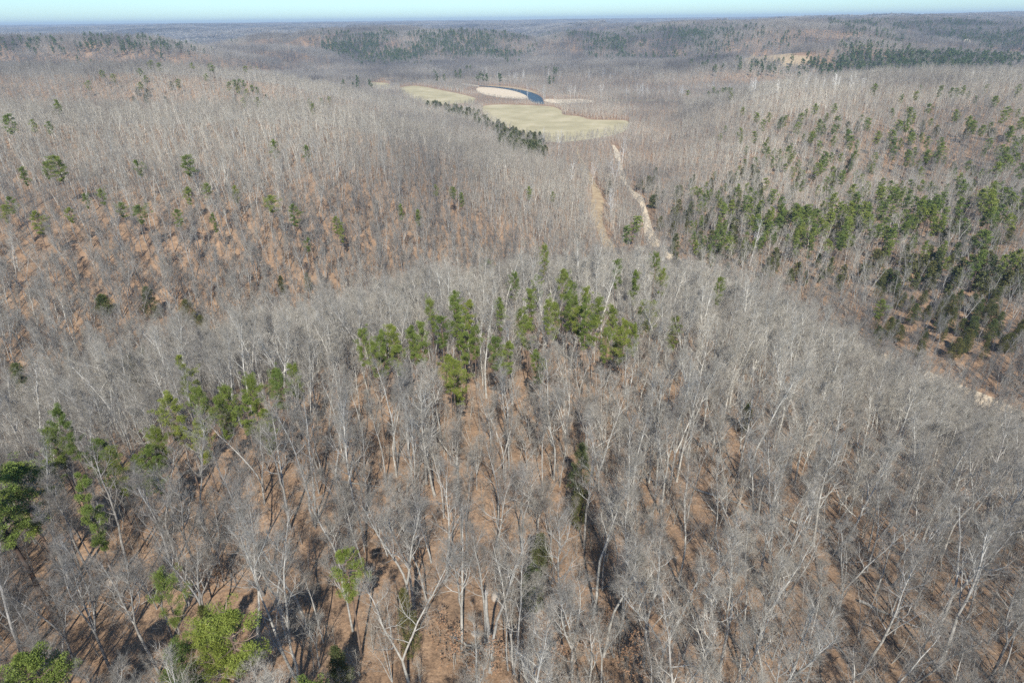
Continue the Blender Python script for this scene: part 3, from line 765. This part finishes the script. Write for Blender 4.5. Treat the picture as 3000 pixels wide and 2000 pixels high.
def jitter_grid(cell, rmin, rmax, half, seed, back=0):
    g = np.random.default_rng(seed)
    n = int(rmax/cell/.88)+3
    ix, iy = np.meshgrid(np.arange(-n, n), np.arange(-int(back/cell)-1, n))
    x = (ix+.5*(iy % 2)+g.uniform(-.42, .42, ix.shape))*cell; y = (iy+g.uniform(-.42, .42, ix.shape))*cell*.9
    x = x.ravel(); y = y.ravel(); D = np.hypot(x, y)
    m = (D < rmax) & (D >= rmin) & ((np.abs(np.arctan2(x, y)) < math.radians(half)) | (D < 120))
    if back: m &= y > -back
    return x[m], y[m]
def drop_taken(x, y, scale=1.0):
    T = np.array(TAKEN); keep = np.ones(len(x), bool)
    cell = {}
    for i, (a, b, r) in enumerate(T): cell.setdefault((int(a//10), int(b//10)), []).append(i)
    for i in range(len(x)):
        cx, cyy = int(x[i]//10), int(y[i]//10)
        for dx in (-1, 0, 1):
            for dy in (-1, 0, 1):
                for k in cell.get((cx+dx, cyy+dy), ()):
                    if (x[i]-T[k, 0])**2+(y[i]-T[k, 1])**2 < (T[k, 2]*scale)**2: keep[i] = False
    return keep
def clearing_thin(x, y, g):
    """fewer stems on the leaf-strewn opening of the near ridge"""
    p = np.exp(-(((x+6)/9)**2+((y-52)/15)**2))*.8 + np.exp(-(((x-27)/8)**2+((y-58)/14)**2))*.5
    return g.random(len(x)) > p
bx, by = jitter_grid(4.7, 260, 1520, 46, 21); bnx, bny = jitter_grid(3.95, 26, 260, 47, 23); bx = np.concatenate([bnx, bx]); by = np.concatenate([bny, by])
g = np.random.default_rng(22)
k = ~is_open(bx, by) & clearing_thin(bx, by, g); bx, by = bx[k], by[k]
def gauss(x, y, a, b, r): return np.exp(-(((x-a)**2+(y-b)**2)/r**2))
dens = .76+.62*fbm(bx/45, by/45, 55, 3)
dens *= 1-.20*gauss(bx, by, -165, 245, 95)-.10*gauss(bx, by, -75, 300, 80)-.2*gauss(bx, by, 300, 560, 130)+.15*gauss(bx, by, 190, 250, 70)-.12*gauss(bx, by, -30, 70, 50)+.25*gauss(bx, by, 60, 70, 45)
k = g.random(len(bx)) < dens; bx, by = bx[k], by[k]
nearm = np.hypot(bx, by) < 420
kk = np.ones(len(bx), bool); kk[nearm] = drop_taken(bx[nearm], by[nearm]); bx, by = bx[kk], by[kk]
lo, hi = LOWWOOD.min(0), LOWWOOD.max(0); ex = g.uniform(lo, hi, (3500, 2))                     # scrubby growth between pasture and river
k = in_poly(ex[:, 0], ex[:, 1], LOWWOOD) & ~is_open(ex[:, 0], ex[:, 1], 0); bx = np.concatenate([bx, ex[k, 0]]); by = np.concatenate([by, ex[k, 1]])
bz = height(bx, by); D = np.hypot(bx, by)
n = len(bx); print('bare', n)
rz = g.uniform(0, 6.28, n); sc = g.uniform(.60, .98, n)*np.where(g.random(n) < .30, .66, 1)*(1-.28*sstep(8, 2, bz)*sstep(500, 620, D))*np.where(in_poly(bx, by, LOWWOOD), .42, 1)
var = g.integers(0, 9999, n)
px, py, dep = project(np.stack([bx, by, bz+12], 1))
inview = (px > -40) & (px < 3040) & (py < 2080) & (dep > 0)
# the 300 nearest in view become objects of their own (the placed ones first)
cand = np.where(inview)[0]; cand = cand[np.argsort(np.hypot(np.hypot(bx, by)[cand], CZ-bz[cand]-10))]
ind = cand[:max(0, 298-len(HP))]
IP = np.concatenate([HP, np.stack([bx, by, bz], 1)[ind]]); IV = np.concatenate([HV, var[ind] % len(VB)]).astype(int)
IS = np.concatenate([np.random.default_rng(8).uniform(.78, 1.0, len(HP)), sc[ind]]); IR = np.concatenate([g.uniform(0, 6.28, len(HP)), rz[ind]])
labs = band_labels(IP+np.array([0, 0, 10.0]), ['bare tree with '+VB[v][2] for v in IV])
for i in range(len(IP)):
    v = VB[IV[i]]; s = float(IS[i])
    tree_thing('bare_tree', [('trunk', v[0]), ('crown', v[1])], IP[i], IR[i], (s, s, s), labs[i], 'bare tree', 'leafless grey trees of the near woods')
rest = np.ones(n, bool); rest[ind] = False
r1 = rest & (D < 300); r2 = rest & (D >= 300)
def rotv(rz, g, tilt=.05): return np.stack([g.normal(size=len(rz))*tilt, g.normal(size=len(rz))*tilt, rz], 1)
pts = np.stack([bx, by, bz], 1)
nV = len(VB)
al = np.where(D < 300, var % nV, nV+var % len(MB))
scatter('bare_forest', 'leafless grey woods covering the ridges', pts[rest], rotv(rz[rest], g), np.repeat(sc[rest][:, None], 3, 1), al[rest], [v[4] for v in VB]+MB)

# undergrowth: thin whippy saplings between the trunks
ux, uy = jitter_grid(3.0, 26, 430, 46, 31)
g = np.random.default_rng(32)
k = ~is_open(ux, uy, .3); ux, uy = ux[k], uy[k]
k = (g.random(len(ux)) < .22+.85*fbm(ux/25, uy/25, 91, 3)+.45*gauss(ux, uy, 60, 60, 38)+.3*gauss(ux, uy, -60, 50, 30)) & clearing_thin(ux, uy, g); ux, uy = ux[k], uy[k]
n = len(ux); print('under', n)
scatter('undergrowth', 'thin leafless undergrowth between the trunks', np.stack([ux, uy, height(ux, uy)], 1), rotv(g.uniform(0, 6.28, n), g, .12),
        np.repeat(g.uniform(.45, 1.1, n)[:, None], 3, 1), g.integers(0, len(VU), n), VU)

# ------------------------------------------------------------------ distant woods: patches of trees laid over the hills
def patch(seed, size, nt_, big):
    g = np.random.default_rng(seed+4000); a = Acc()
    for i in range(nt_):
        x, y = g.uniform(-size/2, size/2, 2); H = g.uniform(13, 21)
        if not big:
            tr, cr = bare_tree(seed*100+i, H, 1.0, 0, .04, 0, 1.4); 
            for q, off in ((tr, 0), (cr, 1)):
                v, f, m = q.arrays(); a.add(v+np.array([x, y, 0]), f); a.m[-1] = np.minimum(m+off, 1)
        else:
            C = np.array([[x, y, H*.7]]); 
            tufts(a, np.repeat(C, 3, 0)+g.normal(size=(3, 3))*[1.5, 1.5, 2.0], 3.4, 14, 3.4, g, 1, 1.1, .2)
    return acc_mesh('wood_patch', a, [M['farbark'], M['fartwig']])
PA = [patch(i, 36, 46, False) for i in range(5)]
PB = [patch(20+i, 120, 330, True) for i in range(4)]
def patches(name, label, cell, r0, r1, half, protos, seed):
    x, y = jitter_grid(cell, r0, r1, half, seed); g = np.random.default_rng(seed+1)
    # no patch where it would reach over open ground
    o = np.zeros(len(x), bool)
    for dx, dy in ((0, 0), (cell*.42, 0), (-cell*.42, 0), (0, cell*.42), (0, -cell*.42)): 
        if r0 < 2500: o |= is_open(x+dx, y+dy, 0)
    x, y = x[~o], y[~o]; e = 12.0
    hx = (height(x+e, y)-height(x-e, y))/(2*e); hy = (height(x, y+e)-height(x, y-e))/(2*e)
    n = len(x); rot = np.zeros((n, 3))
    for i in range(n):
        nrm = Vector((-hx[i], -hy[i], 1)).normalized(); q = Vector((0, 0, 1)).rotation_difference(nrm) @ Matrix.Rotation(g.uniform(0, 6.28), 3, 'Z').to_quaternion()
        rot[i] = q.to_euler()
    print(name, n)
    s = np.ones((n, 3))*1.04; s[:, 2] = g.uniform(.85, 1.15, n)
    scatter(name, label, np.stack([x, y, height(x, y)-.3], 1), rot, s, g.integers(0, len(protos), n), protos)
patches('distant_forest', 'leafless grey woods on the hills beyond the river', 33, 1500, 4200, 43, PA, 41)
patches('horizon_forest', 'blue grey woods on the ridges at the horizon', 112, 4150, 14500, 42, PB, 51)

# far pines and cedars on the hills: too many and too small to count
g = np.random.default_rng(61)
fp = scat(g, 720, 78, 1000, 125, 130, 3) + scat(g, 850, 72, 1230, 128, 420, 3) + scat(g, 700, 100, 960, 148, 230, 3) + scat(g, 1130, 118, 1290, 150, 50, 3)
fp += scat(g, 560, 75, 700, 105, 30, 3)+scat(g, 350, 95, 460, 115, 40, 3)+scat(g, 0, 85, 350, 118, 60, 3)+scat(g, 1300, 72, 1430, 115, 110, 3)+scat(g, 1550, 70, 1700, 85, 100, 3)
fp += scat(g, 1960, 120, 2270, 155, 230, 3)+scat(g, 1750, 140, 2100, 165, 110, 3)+scat(g, 1880, 78, 1970, 92, 60, 3)+scat(g, 2150, 70, 2352, 110, 120, 3)+scat(g, 2260, 95, 2352, 145, 120, 3)
fp += scat(g, 1240, 55, 2300, 100, 420, 3)+scat(g, 1300, 90, 2000, 140, 140, 3)+scat(g, 0, 70, 1200, 100, 160, 3)+scat(g, 1600, 100, 2000, 160, 70, 3)+scat(g, 700, 150, 1300, 215, 40, 3)+scat(g, 1900, 44, 2352, 60, 120, 3)+scat(g, 1300, 125, 1460, 135, 20, 3)
fp = np.array(fp); Q = place(fp[:, 0]*FX, fp[:, 1]*FX, 12.0)
Dq = np.hypot(Q[:, 0], Q[:, 1]); ok = (~is_open(Q[:, 0], Q[:, 1], 0)) & (Dq > 900) & (fbm(Q[:, 0]/170, Q[:, 1]/260, 66, 3) > .40+.2*g.random(len(Q))); Q = Q[ok]; Dq = Dq[ok]; n = len(Q); print('farpine', n)
# beyond 3 km each mark stands for a little grove
ex = []
for q, d in zip(Q, Dq):
    for _ in range(int(np.clip(d/1000, 1, 7))): ex.append((q[0]+g.normal()*22, q[1]+g.normal()*38))
if ex:
    ex = np.array(ex); Q = np.concatenate([Q, np.stack([ex[:, 0], ex[:, 1], height(ex[:, 0], ex[:, 1])], 1)])
n = len(Q); s = g.uniform(.8, 1.25, n)
ov = np.array(OVER).reshape(-1, 6)
MP = [merge(*pine_tree(70+i, 17, 2.9, (.42, .5, .36)[i], 1, .1), 'pine_mid', [M['pinebark']], [M['pinebark'], M['needle']]) for i in range(3)]
MC = [merge(*cedar_tree(20+i, 9, 2.1, 1), 'cedar_mid', [M['pinebark']], [M['pinebark'], M['cedar']]) for i in range(3)]
so_ = np.where(ov[:, 4] > 0, ov[:, 3]/2.1, ov[:, 3]/2.9); zo = np.clip(so_, .85, 1.1)
scatter('distant_pines', 'dark green pine woods on the far hills', np.concatenate([Q, ov[:, :3]]), np.concatenate([rotv(g.uniform(0, 6.28, n), g, .03), rotv(ov[:, 5], g, .03)]),
        np.concatenate([np.stack([s, s, s], 1), np.stack([so_, so_, zo], 1)]),
        np.concatenate([g.integers(0, 4, n), 4+g.integers(0, 3, len(ov))+3*(ov[:, 4] > 0).astype(int)]), FP+MP+MC)

# ------------------------------------------------------------------ small things on the near ridge floor
def log_mesh(seed, L, r):
    g = np.random.default_rng(seed); a = Acc(); n = 7
    x = np.linspace(-L/2, L/2, n); P = np.stack([x, g.normal(size=n)*.08, g.normal(size=n)*.03+r*.8], 1)
    tube(a, P, r*np.linspace(1.1, .55, n), 8)
    for e in (0, n-1): a.add(np.array([P[e]+[0, .001, 0], P[e]+[0, r*.5, r*.4], P[e]+[0, -r*.5, r*.4]]), [(0, 1, 2)])
    b = Acc()
    B = P[g.integers(2, n, 9)]; D = g.normal(size=(9, 3)); D[:, 2] = abs(D[:, 2]); D /= np.linalg.norm(D, axis=1)[:, None]
    cones(b, B, D, g.uniform(.8, 2.2, 9), .04, g)
    return acc_mesh('log', a, [M['midbark']], True), acc_mesh('log_limbs', b, [M['midbark']])
logs = [(2130,1465,9,.16,-25,'long pale fallen trunk lying across the right hand woods'),(2360,1545,6,.18,-30,'thick pale fallen log among right hand trunks'),(1765,1722,3,.10,5,'short pale log on the open leaf litter'),
 (270,1030,8,.12,20,'fallen pale log beside the left gully'),(330,1690,4,.14,10,'broken log on the left slope near rock outcrops'),(1375,1905,2.4,.08,15,'small stick of log near the pale rock'),
 (1390,1895,5,.15,-20,'grey fallen trunk below the low bushy tree'),(290,1055,7,.12,30,'second pale log beside the left gully, lower down'),(1060,1420,6,.12,-12,'pale fallen trunk left of the central clearing'),(2600,1800,6,.16,-35,'fallen trunk in the lower right corner woods')]
for i, (a, b, L, r, deg, lab) in enumerate(logs):
    p = place([a], [b])[0]; l1, l2 = log_mesh(i, L, r)
    e = .5; sx = float(height(p[0]+e, p[1])[0]-height(p[0]-e, p[1])[0]); 
    o = tree_thing('fallen_log', [('log_body', l1), ('broken_limbs', l2)], (p[0], p[1], p[2]+.05), math.radians(deg), (1, 1, 1), lab, 'log', 'fallen logs')
    o.rotation_euler = (0, -math.atan(sx)*math.cos(math.radians(deg)), math.radians(deg))
def rock_mesh(seed, sx, sy, sz):
    import bmesh
    g = np.random.default_rng(seed); bm = bmesh.new(); bmesh.ops.create_icosphere(bm, subdivisions=3, radius=1)
    for v in bm.verts:
        c = v.co; k = .75+.5*float(fbm(np.array([c.x*1.3+seed*3+c.z]), np.array([c.y*1.3+c.z*.7]), 7, 3)[0])
        v.co = (c.x*sx*k, c.y*sy*k, c.z*sz*k)
    me = bpy.data.meshes.new('rock'); bm.to_mesh(me); bm.free(); me.materials.append(M['rock']); return me
rocks = [(1597,1935,.9,1.2,.3,'flat pale rock beside the twin trunk tree at the bottom'),(1452,1750,.7,.5,.5,'pale upturned rock left of the twin trunk tree'),(1395,1858,.6,.45,.2,'low pale slab in the lower clearing'),
 (335,1700,1.0,.7,.4,'tan boulder on the left slope'),(352,1690,.6,.5,.4,'smaller tan boulder uphill on the left slope'),(275,1065,1.8,1.2,.6,'tan rock outcrop in the left gully')]
for i, (a, b, sx, sy, sz, lab) in enumerate(rocks):
    p = place([a], [b])[0]; o = link('rock', rock_mesh(i, sx, sy, sz)); o.location = (p[0], p[1], p[2]+sz*.2); o.rotation_euler = (0, 0, i*1.3); tag(o, lab, 'rock', 'pale rocks on the forest floor')
for i, (a, b, sx, sy, sz, lab) in enumerate([(2830,133,13,9,17,'tan rock bluff showing among far trees at the upper right'),(2925,104,30,8,5,'long low pale rock outcrop on the far right hill')]):
    p = place([a], [b])[0]; o = link('rock_bluff', rock_mesh(40+i, sx, sy, sz)); o.location = p; tag(o, lab, 'bluff')
# dead sticks on the leaf litter
SM = []
for i in range(4):
    gg = np.random.default_rng(700+i); a = Acc(); L = (3.5, 2.2, 5, 2.8)[i]; n_ = 5
    P = np.stack([np.linspace(-L/2, L/2, n_), gg.normal(size=n_)*.12, np.full(n_, .1)], 1); tube(a, P, .055*np.linspace(1, .3, n_), 4)
    B = P[gg.integers(1, n_, 6)]; D_ = gg.normal(size=(6, 3)); D_[:, 2] = abs(D_[:, 2])*.4; D_ /= np.linalg.norm(D_, axis=1)[:, None]; cones(a, B, D_, gg.uniform(.4, 1.3, 6), .02, gg)
    SM.append(acc_mesh('stick', a, [M['pinebark']]))
sx_, sy_ = jitter_grid(2.6, 26, 240, 47, 71); gs = np.random.default_rng(72); kk = gs.random(len(sx_)) < .5; sx_, sy_ = sx_[kk], sy_[kk]; n_ = len(sx_)
scatter('fallen_branches', 'dead sticks and branches lying on the leaf litter', np.stack([sx_, sy_, height(sx_, sy_)], 1), rotv(gs.uniform(0, 6.28, n_), gs, .1), np.repeat(gs.uniform(.5, 1.3, n_)[:, None], 3, 1), gs.integers(0, 4, n_), SM)
# broken snag
p = place([1432], [1905])[0]; a = Acc(); tube(a, [[0, 0, -.3], [.05, 0, 3], [-.1, .1, 6], [-.05, .1, 8.4]], [.25, .21, .18, .13], 8)
b = Acc(); gg = np.random.default_rng(5); cones(b, np.array([[-.05, .1, 8.3]]*5)+gg.normal(size=(5, 3))*.08, np.array([[.2, .1, 1], [-.2, .1, 1], [0, -.2, 1], [.1, .2, 1], [0, 0, 1]])/1.04, gg.uniform(.4, 1.1, 5), .09, gg)
tree_thing('dead_snag', [('trunk', acc_mesh('snag', a, [M['bark']], True)), ('splinters', acc_mesh('splinters', b, [M['white']]))], p, 0, (1, 1, 1), 'broken pale snag without branches left of the twin trunk tree', 'snag', None)
# young oaks that kept their withered leaves
lf = [(1400,1985),(1440,1975),(1330,1960),(1760,1880),(1735,1925),(1780,1850),(1205,1660),(1845,1990),(1290,1880),(640,1720),(1010,1640),(1560,1880),(1635,1990),(1180,1640)]
LP = place([a for a, b in lf], [b for a, b in lf]); labs = band_labels(LP, ['young oak with withered brown leaves']*len(LP))
for i in range(len(LP)):
    tr, cr = VL[i % 3]; s = .75+.35*((i*7) % 5)/5
    tree_thing('young_oak', [('trunk', tr), ('crown', cr)], LP[i], i*1.1, (s, s, s), labs[i], 'young oak', 'young oaks with withered leaves')

# ------------------------------------------------------------------ haze: one closed box of even air
import bmesh
bm = bmesh.new(); bmesh.ops.create_cube(bm, size=1)
for v in bm.verts: v.co = (v.co.x*34000, v.co.y*34000, -1.5 if v.co.z < 0 else 176.0)
me = bpy.data.meshes.new('haze'); bm.to_mesh(me); bm.free()
hm = bpy.data.materials.new('haze'); hm.use_nodes = True; hn = hm.node_tree
hn.nodes.remove(hn.nodes['Principled BSDF']); pv = hn.nodes.new('ShaderNodeVolumePrincipled')
pv.inputs['Color'].default_value = (.64, .80, .98, 1); pv.inputs['Density'].default_value = 1.1e-4; pv.inputs['Anisotropy'].default_value = .1
hn.links.new(pv.outputs[0], hn.nodes['Material Output'].inputs['Volume'])
me.materials.append(hm); ho = link('haze', me); ho['kind'] = 'stuff'; ho['label'] = 'thin blue haze over the hills'
